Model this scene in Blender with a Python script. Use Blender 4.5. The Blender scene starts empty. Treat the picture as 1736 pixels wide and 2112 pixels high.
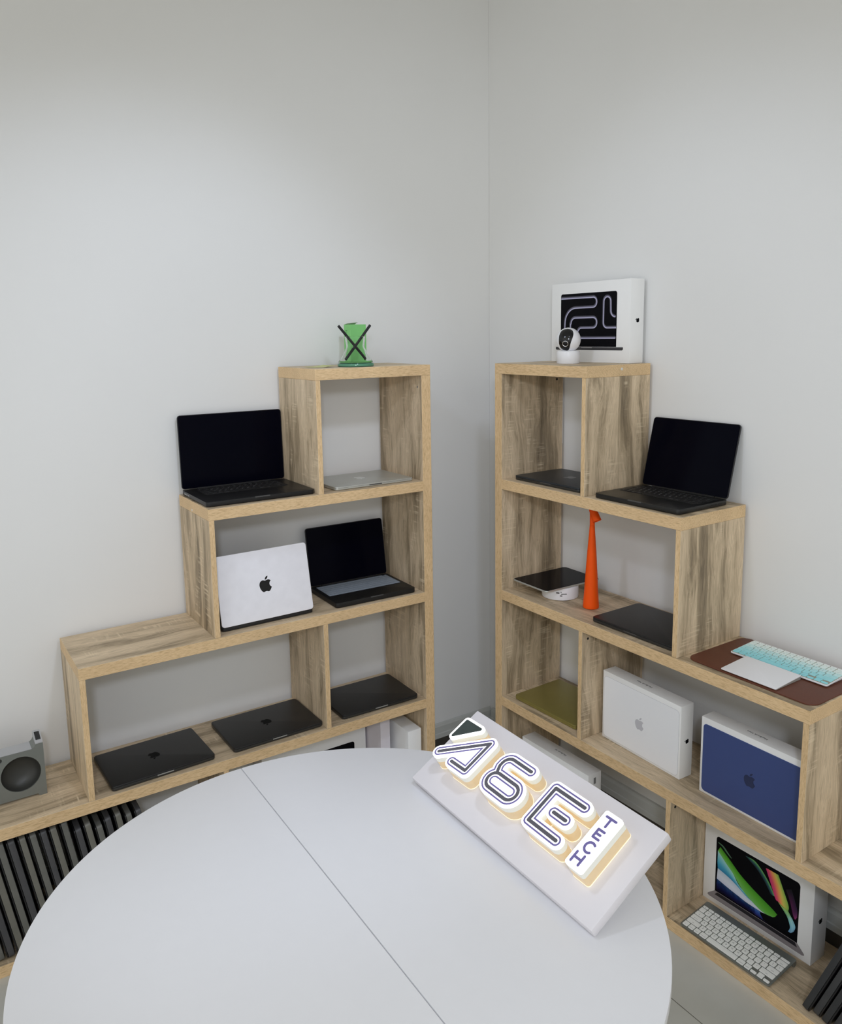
import bpy, bmesh, math, random
import numpy as np
from mathutils import Matrix, Vector
random.seed(7)
C = bpy.context.scene.collection
S = bpy.context.scene
PI = math.pi

# ------------------------------------------------------------------ camera
def cam_axes(yaw, pitch, roll):
    f = Vector((math.sin(yaw)*math.cos(pitch), math.cos(yaw)*math.cos(pitch), math.sin(pitch)))
    r = Vector((math.cos(yaw), -math.sin(yaw), 0)); u = r.cross(f)
    c, s = math.cos(roll), math.sin(roll)
    return c*r+s*u, -s*r+c*u, f
cd = bpy.data.cameras.new('camera'); cam = bpy.data.objects.new('camera', cd); C.objects.link(cam)
r_, u_, f_ = cam_axes(0.5765503, -0.1554042, -0.0157497)
cam.matrix_world = Matrix(((r_.x, u_.x, -f_.x, -1.54368), (r_.y, u_.y, -f_.y, -2.30785), (r_.z, u_.z, -f_.z, 1.74199), (0, 0, 0, 1)))
cd.sensor_fit = 'VERTICAL'; cd.sensor_height = 24.0; cd.sensor_width = 24.0*1736/2112
cd.lens = 1667.724/2112*24.0
cd.shift_y = -(1056-948.43)/2112
cd.clip_start = 0.05
S.camera = cam
# ------------------------------------------------------------------ light
S.view_settings.view_transform = 'Standard'; S.view_settings.look = 'None'
S.view_settings.gamma = 1.0; S.view_settings.use_curve_mapping = False
S.view_settings.exposure = 0.0
w = bpy.data.worlds.new('world'); S.world = w; w.use_nodes = True
w.node_tree.nodes['Background'].inputs[0].default_value = (1.0, 0.995, 0.955, 1)   # even fill added to brighten the shelf cells, room left open behind
w.node_tree.nodes['Background'].inputs[1].default_value = 0.86
CEIL = 3.25
def area(name, x, y, sx, sy, power, col, z=CEIL-0.01, rot=(0, 0, 0)):
    l = bpy.data.lights.new(name, 'AREA'); l.shape = 'RECTANGLE'; l.size = sx; l.size_y = sy
    l.energy = power; l.color = col
    o = bpy.data.objects.new(name, l); C.objects.link(o); o.location = (x, y, z); o.rotation_euler = rot
    return o
area('ceiling_fill_light', -2.3, -2.6, 2.4, 2.4, 4, (1.0, 0.995, 0.955))  # unseen soft fill added under the ceiling
def spot(name, x, y, z, tx, ty, tz, power, col, angle, blend, rad):
    l = bpy.data.lights.new(name, 'SPOT'); l.energy = power; l.color = col; l.spot_size = math.radians(angle); l.spot_blend = blend
    l.shadow_soft_size = rad
    o = bpy.data.objects.new(name, l); C.objects.link(o); o.location = (x, y, z)
    o.rotation_euler = Vector((tx-x, ty-y, tz-z)).to_track_quat('-Z', 'Y').to_euler(); return o
spot('track_or_fill_spot', -0.80, -1.85, 2.75, -0.95, 0.3, 0.90, 40, (0.72, 0.81, 1.0), 74, 0.6, 0.09)
spot('track_or_fill_spot', -1.70, -0.75, 2.75, 0.5, -0.85, 0.90, 24, (0.72, 0.81, 1.0), 74, 0.6, 0.09)
spot('track_or_fill_spot', -1.85, -2.85, 2.25, 0.05, 0.0, 0.95, 67, (0.80, 0.87, 1.0), 68, 0.6, 0.12)  # added fill spot aimed at the corner, brightens cells and box fronts

# ------------------------------------------------------------------ materials
MATS = {}
def mat(name, col, rough=0.5, metal=0.0, spec=0.5, emit=None, estr=0.0, vary=0.06, scale=30, bump=0.0, coat=0.0):
    m = bpy.data.materials.new(name); m.use_nodes = True; nt = m.node_tree
    b = nt.nodes['Principled BSDF']
    b.inputs['Roughness'].default_value = rough; b.inputs['Metallic'].default_value = metal
    b.inputs['Specular IOR Level'].default_value = spec
    if coat: b.inputs['Coat Weight'].default_value = coat
    tc = nt.nodes.new('ShaderNodeTexCoord'); n = nt.nodes.new('ShaderNodeTexNoise')
    n.inputs['Scale'].default_value = scale; n.inputs['Detail'].default_value = 3
    nt.links.new(tc.outputs['Object'], n.inputs['Vector'])
    mx = nt.nodes.new('ShaderNodeMix'); mx.data_type = 'RGBA'
    mx.inputs['A'].default_value = (*[c*(1-vary) for c in col], 1); mx.inputs['B'].default_value = (*[min(1, c*(1+vary)) for c in col], 1)
    nt.links.new(n.outputs['Fac'], mx.inputs['Factor']); nt.links.new(mx.outputs['Result'], b.inputs['Base Color'])
    if bump:
        bp = nt.nodes.new('ShaderNodeBump'); bp.inputs['Strength'].default_value = bump; bp.inputs['Distance'].default_value = 0.002
        nt.links.new(n.outputs['Fac'], bp.inputs['Height']); nt.links.new(bp.outputs['Normal'], b.inputs['Normal'])
    if emit:
        b.inputs['Emission Color'].default_value = (*emit, 1); b.inputs['Emission Strength'].default_value = estr
    MATS[name] = m
    return m
def ramp(nt, pts):
    r = nt.nodes.new('ShaderNodeValToRGB'); e = r.color_ramp.elements
    while len(e) < len(pts): e.new(0.5)
    for i, (p, c) in enumerate(pts): e[i].position = p; e[i].color = (*c, 1)
    return r
def wood(name, edge=False):
    m = bpy.data.materials.new(name); m.use_nodes = True; nt = m.node_tree; L = nt.links.new
    b = nt.nodes['Principled BSDF']; b.inputs['Roughness'].default_value = 0.52; b.inputs['Specular IOR Level'].default_value = 0.35
    at = nt.nodes.new('ShaderNodeAttribute'); at.attribute_name = 'grain'
    def mapped(sc):
        v = nt.nodes.new('ShaderNodeVectorMath'); v.operation = 'MULTIPLY'; v.inputs[1].default_value = sc; return v
    def noise(src, sc, detail=3, rough=0.5, dist=0.0):
        v = mapped(sc); L(src, v.inputs[0]); n = nt.nodes.new('ShaderNodeTexNoise'); n.inputs['Scale'].default_value = 1.0
        n.inputs['Detail'].default_value = detail; n.inputs['Roughness'].default_value = rough; n.inputs['Distortion'].default_value = dist
        L(v.outputs[0], n.inputs['Vector']); return n
    def mix(mode, fac, a, bb):
        x = nt.nodes.new('ShaderNodeMix'); x.data_type = 'RGBA'; x.blend_type = mode
        if isinstance(fac, float): x.inputs['Factor'].default_value = fac
        else: L(fac, x.inputs['Factor'])
        L(a, x.inputs['A'])
        if isinstance(bb, tuple): x.inputs['B'].default_value = (*bb, 1)
        else: L(bb, x.inputs['B'])
        return x
    src = at.outputs['Vector']
    if edge:
        n1 = noise(src, (60, 380, 380), 3, 0.6, 0.3)
        r1 = ramp(nt, [(0.28, (0.57, 0.385, 0.20)), (0.47, (0.78, 0.55, 0.30)), (0.7, (0.88, 0.65, 0.385))])
        L(n1.outputs['Fac'], r1.inputs['Fac'])
        n2 = noise(src, (5, 14, 14), 2)
        r2 = ramp(nt, [(0.3, (0.88, 0.87, 0.86)), (0.7, (1, 1, 1))]); L(n2.outputs['Fac'], r2.inputs['Fac'])
        out = mix('MULTIPLY', 1.0, r1.outputs['Color'], r2.outputs['Color'])
        h = n1
    else:
        d = noise(src, (2.6, 11, 11), 2)                       # slow warp gives the cathedral swirls
        sub = nt.nodes.new('ShaderNodeVectorMath'); sub.operation = 'MULTIPLY_ADD'
        L(d.outputs['Color'], sub.inputs[0]); sub.inputs[1].default_value = (0.0, 0.085, 0.085); L(src, sub.inputs[2])
        ws = sub.outputs[0]
        n1 = noise(ws, (1.25, 17, 17), 6, 0.66, 0.25)
        r1 = ramp(nt, [(0.30, (0.215, 0.165, 0.105)), (0.40, (0.40, 0.31, 0.20)), (0.50, (0.66, 0.52, 0.35)), (0.60, (0.78, 0.62, 0.425)), (0.78, (0.86, 0.70, 0.49))])
        L(n1.outputs['Fac'], r1.inputs['Fac'])
        n2 = noise(ws, (13, 330, 330), 4, 0.65)
        r2 = ramp(nt, [(0.3, (0.64, 0.62, 0.59)), (0.58, (1, 1, 1))]); L(n2.outputs['Fac'], r2.inputs['Fac'])
        o1 = mix('MULTIPLY', 0.8, r1.outputs['Color'], r2.outputs['Color'])
        n3 = noise(src, (150, 9, 9), 2); n4 = noise(src, (7, 16, 16), 2)   # saw marks across the grain in patches
        mt = nt.nodes.new('ShaderNodeMath'); mt.operation = 'MULTIPLY'
        a1 = ramp(nt, [(0.52, (0, 0, 0)), (0.66, (1, 1, 1))]); L(n3.outputs['Fac'], a1.inputs['Fac'])
        a2 = ramp(nt, [(0.53, (0, 0, 0)), (0.66, (0.6, 0.6, 0.6))]); L(n4.outputs['Fac'], a2.inputs['Fac'])
        L(a1.outputs['Color'], mt.inputs[0]); L(a2.outputs['Color'], mt.inputs[1])
        out = mix('MIX', mt.outputs[0], o1.outputs['Result'], (0.86, 0.71, 0.50))
        h = n2
    L(out.outputs['Result'], b.inputs['Base Color'])
    bp = nt.nodes.new('ShaderNodeBump'); bp.inputs['Strength'].default_value = 0.12; bp.inputs['Distance'].default_value = 0.001
    L(h.outputs['Fac'], bp.inputs['Height']); L(bp.outputs['Normal'], b.inputs['Normal'])
    return m
WOOD = wood('oak_face'); EDGE = wood('oak_edge', True)
WALL = mat('painted_wall', (0.82, 0.82, 0.805), 0.75, vary=0.02, scale=2.5, bump=0.03)
CEILM = mat('ceiling_paint', (0.8, 0.8, 0.79), 0.8, vary=0.02)
MOULD = mat('grey_moulding', (0.55, 0.56, 0.53), 0.5)
SKIRT = mat('dark_skirting', (0.055, 0.048, 0.04), 0.4, vary=0.15)
TABLE = mat('white_table', (0.83, 0.83, 0.85), 0.38, vary=0.01)
SEAMD = mat('table_frame', (0.62, 0.62, 0.63), 0.5)
BLACK = mat('black_aluminium', (0.022, 0.022, 0.023), 0.42, 0.3, 0.5, vary=0.04)
BLACKB = mat('black_aluminium_edge', (0.06, 0.06, 0.058), 0.35, 0.6)
NAVY = mat('midnight_aluminium', (0.028, 0.034, 0.042), 0.42, 0.3)
LOGOB = mat('black_emblem', (0.006, 0.006, 0.007), 0.2, 0.2)
LOGOG = mat('dark_emblem', (0.004, 0.004, 0.004), 0.6, 0, 0.1)
GLASSB = mat('black_screen', (0.0012, 0.0014, 0.005), 0.15, 0, 0.05)
KEYB = mat('black_key', (0.008, 0.008, 0.009), 0.5)
TRAY = mat('black_key_tray', (0.004, 0.004, 0.005), 0.6)
LEGW = mat('key_legend_white', (0.5, 0.5, 0.52), 0.6)
LEGG = mat('key_legend_grey', (0.25, 0.25, 0.26), 0.6)
SILVER = mat('silver_aluminium', (0.56, 0.57, 0.53), 0.38, 0.5)
SILVERW = mat('pale_silver_aluminium', (0.90, 0.89, 0.93), 0.5, 0.0)
NOTCH = mat('bright_notch_glint', (0.42, 0.43, 0.42), 0.3, 0.4); NOTCHD = mat('dim_notch_glint', (0.10, 0.10, 0.10), 0.35, 0.4)  # catch-light on the finger notch put into its colour, dimmer on the right
GOLD = mat('olive_gold_aluminium', (0.33, 0.285, 0.085), 0.36, 0.45)
COVER = mat('grey_silicone', (0.27, 0.31, 0.36), 0.6)
GREYM = mat('grey_metal', (0.22, 0.235, 0.22), 0.4, 0.4)
GREYL = mat('pale_grey_metal', (0.5, 0.51, 0.53), 0.35, 0.4)
RECESS = mat('dark_recess', (0.05, 0.05, 0.045), 0.45, 0.2)
ORANGE = mat('orange_plastic', (1.0, 0.10, 0.002), 0.55, spec=0.25, vary=0.03)
LEATHER = mat('brown_leather', (0.125, 0.034, 0.015), 0.5, vary=0.15, scale=160, bump=0.12)
WHITEP = mat('white_plastic', (0.88, 0.88, 0.90), 0.35, vary=0.01)
BOXW = mat('white_card', (0.92, 0.92, 0.91), 0.55, vary=0.015)
BLACKP = mat('gloss_black_plastic', (0.004, 0.004, 0.005), 0.1, 0, 0.5)
STEEL = mat('brushed_steel', (0.6, 0.6, 0.6), 0.3, 0.9)
GREENC = mat('green_card', (0.22, 0.60, 0.19), 0.5, vary=0.08)
PAPER = mat('yellow_paper', (0.62, 0.63, 0.28), 0.6)
PAPERW = mat('pale_paper', (0.65, 0.68, 0.5), 0.6)
STICK = mat('black_fibre', (0.01, 0.01, 0.012), 0.7, vary=0.3, scale=300)
GREENL = mat('green_base', (0.08, 0.25, 0.15), 0.15, 0, 0.5)
SIGNB = mat('pinkish_white_board', (0.76, 0.73, 0.75), 0.45, vary=0.01)
FACEW = mat('lit_white_face', (0.9, 0.9, 0.9), 0.3, emit=(0.96, 0.98, 1.0), estr=1.15, vary=0.0)
LIPW = mat('lit_cream_lip', (0.6, 0.6, 0.55), 0.3, emit=(0.82, 0.82, 0.72), estr=0.34, vary=0.02)
SIDEW = mat('lit_amber_side', (0.6, 0.5, 0.35), 0.3, emit=(1.0, 0.66, 0.25), estr=0.26, vary=0.1, scale=60)
RIMW = mat('lit_rim', (0.9, 0.85, 0.7), 0.3, emit=(1.0, 0.9, 0.66), estr=0.45, vary=0.0)
INK = mat('grey_film', (0.115, 0.11, 0.13), 0.3, vary=0.12)
INKP = mat('violet_film', (0.19, 0.16, 0.40), 0.3, vary=0.1)
INKT = mat('green_black_film', (0.03, 0.045, 0.04), 0.12, vary=0.3, scale=40)
def flat(name, srgb, rough=0.5):
    f = lambda c: (c/12.92 if c <= 0.04045 else ((c+0.055)/1.055)**2.4)
    return mat(name, tuple(min(1, f(c/255)*1.25) for c in srgb), rough, vary=0.02)
def tile_floor():
    m = bpy.data.materials.new('grey_floor_tile'); m.use_nodes = True; nt = m.node_tree; b = nt.nodes['Principled BSDF']
    tc = nt.nodes.new('ShaderNodeTexCoord'); mp = nt.nodes.new('ShaderNodeMapping'); mp.inputs['Location'].default_value = (-0.018, 0.5, 0)
    br = nt.nodes.new('ShaderNodeTexBrick'); br.offset = 0; br.inputs['Scale'].default_value = 1
    br.inputs['Brick Width'].default_value = 0.6; br.inputs['Row Height'].default_value = 1.2; br.inputs['Mortar Size'].default_value = 0.0013
    n = nt.nodes.new('ShaderNodeTexNoise'); n.inputs['Scale'].default_value = 4; n.inputs['Detail'].default_value = 5
    r = ramp(nt, [(0.3, (0.56, 0.56, 0.515)), (0.7, (0.66, 0.66, 0.61))])
    br.inputs['Mortar'].default_value = (0.16, 0.16, 0.13, 1)
    L = nt.links.new
    L(tc.outputs['Object'], mp.inputs['Vector']); L(mp.outputs[0], br.inputs['Vector']); L(tc.outputs['Object'], n.inputs['Vector'])
    L(n.outputs['Fac'], r.inputs['Fac']); L(r.outputs['Color'], br.inputs['Color1']); L(r.outputs['Color'], br.inputs['Color2'])
    L(br.outputs['Color'], b.inputs['Base Color']); b.inputs['Roughness'].default_value = 0.45
    return m
def glass(name, col, rough=0.0):
    m = bpy.data.materials.new(name); m.use_nodes = True; b = m.node_tree.nodes['Principled BSDF']
    b.inputs['Base Color'].default_value = (*col, 1); b.inputs['Roughness'].default_value = rough
    b.inputs['Transmission Weight'].default_value = 1.0; b.inputs['IOR'].default_value = 1.2
    return m
GLASS = glass('clear_glass', (0.96, 0.99, 0.97))

# ------------------------------------------------------------------ helpers
def link(name, me, m=None, parent=None, M=None):
    o = bpy.data.objects.new(name, me); C.objects.link(o)
    if m is not None and not me.materials:
        for x in (m if isinstance(m, (list, tuple)) else [m]): me.materials.append(x)
    if parent is not None: o.parent = parent
    if M is not None: o.matrix_local = M
    return o
def obj(name, bm, m, parent=None, M=None, smooth=False):
    me = bpy.data.meshes.new(name); bmesh.ops.recalc_face_normals(bm, faces=bm.faces); bm.to_mesh(me); bm.free()
    if smooth:
        for p in me.polygons: p.use_smooth = True
        try: me.set_sharp_from_angle(angle=math.radians(35))
        except Exception: pass
    return link(name, me, m, parent, M)
def tag(o, label=None, cat=None, group=None, kind=None):
    if label: o['label'] = label
    if cat: o['category'] = cat
    if group: o['group'] = group
    if kind: o['kind'] = kind
    return o
def thing(name, label, cat, loc=(0, 0, 0), rz=0.0, group=None, M=None):
    o = bpy.data.objects.new(name, None); C.objects.link(o); o.empty_display_size = 0.05
    if M is not None: o.matrix_world = M
    else: o.location = loc; o.rotation_euler = (0, 0, rz)
    return tag(o, label, cat, group)
def T(x, y, z): return Matrix.Translation((x, y, z))
def box_bm(x0, x1, y0, y1, z0, z1, bev=0.0, seg=1, bm=None):
    b2 = bmesh.new()
    bmesh.ops.create_cube(b2, size=1.0)
    for v in b2.verts: v.co = Vector(((x0+x1)/2+v.co.x*(x1-x0), (y0+y1)/2+v.co.y*(y1-y0), (z0+z1)/2+v.co.z*(z1-z0)))
    if bev: bmesh.ops.bevel(b2, geom=b2.edges[:], offset=bev, segments=seg, affect='EDGES', profile=0.5)
    if bm is None: return b2
    me = bpy.data.meshes.new('t'); b2.to_mesh(me); b2.free(); bm.from_mesh(me); bpy.data.meshes.remove(me); return bm
def rr(W, D, r, n=6, cx=0, cy=0):
    pts = []
    for (sx, sy, a0) in ((1, 1, 0), (-1, 1, 90), (-1, -1, 180), (1, -1, 270)):
        for i in range(n+1):
            a = math.radians(a0+90*i/n); pts.append((cx+sx*(W/2-r)+r*math.cos(a), cy+sy*(D/2-r)+r*math.sin(a)))
    return pts
def loft(rings, cap=True, closed=True):
    bm = bmesh.new(); vs = [[bm.verts.new(p) for p in ring] for ring in rings]
    for a, b in zip(vs, vs[1:]):
        n = len(a)
        for i in range(n if closed else n-1): bm.faces.new((a[i], a[(i+1) % n], b[(i+1) % n], b[i]))
    if cap: bm.faces.new(list(reversed(vs[0]))); bm.faces.new(vs[-1])
    return bm
def slab(W, D, r, z0, z1, rb=0.001, rt=0.001, n=6, seg=3):
    rings = []
    def ring(ins, z): return [(x, y, z) for x, y in rr(W-2*ins, D-2*ins, max(r-ins, 0.0004), n)]
    for i in range(seg+1):
        a = PI/2*i/seg; rings.append(ring(rb*(1-math.sin(a)), z0+rb*(1-math.cos(a))))
    for i in range(seg+1):
        a = PI/2*i/seg; rings.append(ring(rt*(1-math.cos(a)), z1-rt*(1-math.sin(a))))
    return loft(rings)
def lathe(profile, n=40):
    return loft([[(r*math.cos(2*PI*i/n), r*math.sin(2*PI*i/n), z) for i in range(n)] for r, z in profile])
def tube(pts, rad, n=8):
    bm = bmesh.new(); rings = []
    pts = [Vector(p) for p in pts]
    for i, p in enumerate(pts):
        d = (pts[min(i+1, len(pts)-1)]-pts[max(i-1, 0)]).normalized()
        a = d.orthogonal().normalized() if i == 0 else (pa - d*pa.dot(d)).normalized()
        pa = a; b = d.cross(a)
        rings.append([tuple(p+rad*(math.cos(2*PI*k/n)*a+math.sin(2*PI*k/n)*b)) for k in range(n)])
    bm.free(); return loft(rings)
def fill_mesh(name, loops, thick):
    cu = bpy.data.curves.new('c', 'CURVE'); cu.dimensions = '2D'; cu.fill_mode = 'BOTH'; cu.extrude = thick/2
    for lp in loops:
        sp = cu.splines.new('POLY'); sp.points.add(len(lp)-1)
        for p, (x, y) in zip(sp.points, lp): p.co = (x, y, 0, 1)
        sp.use_cyclic_u = True
    o = bpy.data.objects.new('c', cu); C.objects.link(o)
    dg = bpy.context.evaluated_depsgraph_get(); dg.update()
    me = bpy.data.meshes.new_from_object(o.evaluated_get(dg)); me.name = name
    bpy.data.objects.remove(o); bpy.data.curves.remove(cu)
    me.transform(T(0, 0, thick/2)); me.materials.clear()
    return me
def text_mesh(s, size, thick=0.0):
    cu = bpy.data.curves.new('t', 'FONT'); cu.body = s; cu.size = size; cu.align_x = 'CENTER'; cu.align_y = 'CENTER'; cu.extrude = thick/2; cu.resolution_u = 3
    o = bpy.data.objects.new('t', cu); C.objects.link(o)
    dg = bpy.context.evaluated_depsgraph_get(); dg.update()
    me = bpy.data.meshes.new_from_object(o.evaluated_get(dg)); bpy.data.objects.remove(o); bpy.data.curves.remove(cu)
    me.materials.clear(); return me
def contour(field, x0, x1, y0, y1, step):
    """closed outlines of field < 0 (marching squares)"""
    xs = np.arange(x0, x1+step, step); ys = np.arange(y0, y1+step, step)
    X, Y = np.meshgrid(xs, ys, indexing='ij'); F = field(X, Y)
    F[0, :] = F[-1, :] = 1; F[:, 0] = F[:, -1] = 1; F = np.where(np.abs(F) < 1e-9, 1e-9, F)
    seg = {}
    def pt(i, j, k, l):
        a, b = F[i, j], F[k, l]; t = a/(a-b)
        return (xs[i]+t*(xs[k]-xs[i]), ys[j]+t*(ys[l]-ys[j]))
    inside = F < 0; nxt = {}; pos = {}
    cell = inside[:-1, :-1].astype(int)+inside[1:, :-1]*2+inside[1:, 1:]*4+inside[:-1, 1:]*8
    tab = {1: [(3, 0)], 2: [(0, 1)], 3: [(3, 1)], 4: [(1, 2)], 5: [(3, 0), (1, 2)], 6: [(0, 2)], 7: [(3, 2)], 8: [(2, 3)], 9: [(2, 0)], 10: [(0, 1), (2, 3)], 11: [(2, 1)], 12: [(1, 3)], 13: [(1, 0)], 14: [(0, 3)]}
    for i, j in zip(*np.nonzero((cell > 0) & (cell < 15))):
        ed = {0: ('h', i, j), 1: ('v', i+1, j), 2: ('h', i, j+1), 3: ('v', i, j)}
        for a, b in tab[int(cell[i, j])]: nxt[ed[a]] = ed[b]
    loops = []
    while nxt:
        s = next(iter(nxt)); lp = []; k = s
        while k in nxt:
            t, i, j = k; lp.append(pt(i, j, i+1, j) if t == 'h' else pt(i, j, i, j+1)); k = nxt.pop(k)
        if len(lp) > 4: loops.append(lp)
    out = []
    for lp in loops:
        q = [lp[0]]
        for a, b in zip(lp[1:], lp[2:]+[lp[0]]):
            p = q[-1]; ax, ay = a[0]-p[0], a[1]-p[1]; bx, by = b[0]-a[0], b[1]-a[1]
            if abs(ax*by-ay*bx) > 0.012*math.hypot(ax, ay)*math.hypot(bx, by) or math.hypot(ax, ay) > 0.02: q.append(a)
        if len(q) > 2: out.append(q)
    return out
def dist(paths):
    """distance to a set of polylines / filled polygons"""
    def f(X, Y):
        D = np.full(X.shape, 1e9)
        for p in paths:
            for (ax, ay), (bx, by) in zip(p, p[1:]):
                dx, dy = bx-ax, by-ay; t = np.clip(((X-ax)*dx+(Y-ay)*dy)/max(dx*dx+dy*dy, 1e-12), 0, 1)
                D = np.minimum(D, np.hypot(X-ax-t*dx, Y-ay-t*dy))
        return D
    return f
def inpoly(poly):
    def f(X, Y):
        r = np.zeros(X.shape, bool); n = len(poly)
        for k in range(n):
            (x1, y1), (x2, y2) = poly[k], poly[(k+1) % n]
            c = ((y1 > Y) != (y2 > Y)) & (X < (x2-x1)*(Y-y1)/((y2-y1) or 1e-12)+x1); r ^= c
        return r
    return f
def arc(cx, cy, r, a0, a1, n=10):
    return [(cx+r*math.cos(math.radians(a0+(a1-a0)*i/n)), cy+r*math.sin(math.radians(a0+(a1-a0)*i/n))) for i in range(n+1)]

# the two corners of the room the shelves stand in: u runs along the wall away from the corner, v into the shelf
PHI = 0.0131072; XR, YR = 0.20007, -0.10199
def P(un, u, v, z):
    if un == 'L': return Vector((-u, v, z))
    c, s = math.cos(PHI), math.sin(PHI)
    return Vector((XR+c*v+s*u, YR+s*v-c*u, z))
def RZ(un): return 0.0 if un == 'L' else -PI/2+PHI
TH, TI, W1, W2, W3, W4, DIV, DIV1, DEP = 0.03574, 0.01705, 0.43296, 0.79709, 1.18876, 1.575, 0.41779, 0.77758, 0.28665
ZL = [TH+0.4*k for k in range(5)]            # tops of the five shelf levels
EPS = 0.0004

# ------------------------------------------------------------------ room
def struct(name, bm, m, M=None): return tag(obj(name, bm, m, None, M), kind='structure')
GAPL = 0.3046; GAPR = 0.2986
struct('floor', box_bm(-4.4, 1.0, -5.0, 0.9, -0.12, 0.0), tile_floor())
struct('ceiling', box_bm(-4.4, 1.0, -5.0, 0.9, CEIL, CEIL+0.1), CEILM)
struct('wall_left', box_bm(-4.3, 0.62, GAPL, GAPL+0.12, 0.0, CEIL), WALL)
MR = Matrix.Translation(P('R', 0, 0, 0)) @ Matrix.Rotation(RZ('R'), 4, 'Z')
struct('wall_right', box_bm(-0.402, 4.9, GAPR, GAPR+0.12, 0.0, CEIL), WALL, MR)
def skirt(u0, u1, y, M, side):
    bm = box_bm(u0, u1, y-0.010, y-0.0005, 0.0, 0.078)
    o = struct('baseboard_'+side, bm, SKIRT, M)
    pr = [(0.0005, 0.079), (0.014, 0.079), (0.014, 0.098), (0.011, 0.101), (0.011, 0.128), (0.006, 0.138), (0.0005, 0.141)]
    struct('trim_1' if side == 'left' else 'trim_2', loft([[(x, y-d, z) for d, z in pr] for x in (u0, u1)]), MOULD, M)
skirt(-4.2, 0.49, GAPL, None, 'left')
skirt(-0.385, 4.7, GAPR, MR, 'right')

# ------------------------------------------------------------------ shelf units
def board(name, parent, sx, u0, u1, v0, v1, z0, z1, grain):
    x0, x1 = sorted((sx*u0, sx*u1))
    bm = box_bm(x0, x1, v0, v1, z0, z1, 0.0007, 1)
    dims = (x1-x0, v1-v0, z1-z0); thin = min(range(3), key=lambda i: dims[i])
    for f in bm.faces:
        k = max(range(3), key=lambda i: abs(f.normal[i])); f.material_index = 0 if k == thin else 1
    off = [random.uniform(0, 40) for _ in range(3)]
    me = bpy.data.meshes.new(name); bm.to_mesh(me); bm.free()
    at = me.attributes.new('grain', 'FLOAT_VECTOR', 'POINT'); g = [grain]+[i for i in range(3) if i != grain]
    for i, v in enumerate(me.vertices): at.data[i].vector = [v.co[g[k]]+off[k] for k in range(3)]
    me.materials.append(WOOD); me.materials.append(EDGE)
    return link(name, me, None, parent)
CAPW = mat('white_cap', (0.75, 0.75, 0.72), 0.4); HOLE = mat('dark_fitting', (0.008, 0.008, 0.008), 0.6)
def shelf_unit(un, label):
    sx = -1 if un == 'L' else 1
    t = thing('step_shelf', label, 'shelf unit', P(un, 0, 0, 0), RZ(un), 'stepped oak shelf units')
    g = 0.0002
    for k, (a, b) in enumerate(((TH+g, W4), (TH+g, W4), (TH+g, W3), (TH+g, W2), (0, W1))):
        board('shelf_board', t, sx, a, b, 0, DEP, ZL[k]-TH, ZL[k], 0)
    board('side_panel', t, sx, 0, TH, 0, DEP, 0, ZL[4]-TH-g, 2)
    for k, wk in ((0, W4), (1, W3), (2, W2), (3, W1)):
        board('end_panel', t, sx, wk-TI, wk, 0, DEP, ZL[k]+g, ZL[k+1]-TH-g, 2)
    board('divider', t, sx, DIV, DIV+TI, 0, DEP, ZL[1]+g, ZL[2]-TH-g, 2)
    board('divider', t, sx, DIV1, DIV1+TI, 0, DEP, ZL[0]+g, ZL[1]-TH-g, 2)
    def fit(u, v, z, m, r, n):
        M = T(sx*u, v, z) @ Matrix.Rotation(PI/2*sx, 4, 'Y')
        obj('fitting_cap', lathe([(r, -0.001), (r, 0.0008), (r*0.6, 0.0013)], 14), m, t, M)
    if un == 'R':
        fit(W1, 0.1544, 1.6223, CAPW, 0.0045, 1); fit(TH, 0.256, 1.5712, HOLE, 0.0045, 1); fit(DIV+TI, 0.0245, 0.774, HOLE, 0.004, 1); fit(DIV1+TI, 0.02, 0.379, HOLE, 0.004, 1)
    else:
        fit(W2, 0.1558, 1.2073, CAPW, 0.004, 1); fit(TH, 0.0253, 1.5601, STEEL, 0.004, 1)
    return t
shelf_unit('L', 'stepped oak shelf unit against the left wall, descending to the left')
shelf_unit('R', 'stepped oak shelf unit against the right wall, descending to the right')

# ------------------------------------------------------------------ emblem
SVG = ("M12.152 6.896 c-.948 0-2.415-1.078-3.96-1.04 c-2.04.027-3.91 1.183-4.961 3.014 c-2.117 3.675-.546 9.103 1.519 12.09 c1.013 1.454 2.208 3.09 3.792 3.039 "
       "c1.52-.065 2.09-.987 3.935-.987 c1.831 0 2.35.987 3.96.948 c1.637-.026 2.676-1.48 3.676-2.948 c1.156-1.688 1.636-3.325 1.662-3.415 c-.039-.013-3.182-1.221-3.22-4.857 "
       "c-.026-3.04 2.48-4.494 2.597-4.559 c-1.429-2.09-3.623-2.324-4.39-2.376 c-2-.156-3.675 1.09-4.61 1.09 z M15.53 3.83 c.843-1.012 1.4-2.427 1.245-3.83 c-1.207.052-2.662.805-3.532 1.818 "
       "c-.78.896-1.454 2.338-1.273 3.714 c1.338.104 2.715-.688 3.559-1.701 z")
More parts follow.
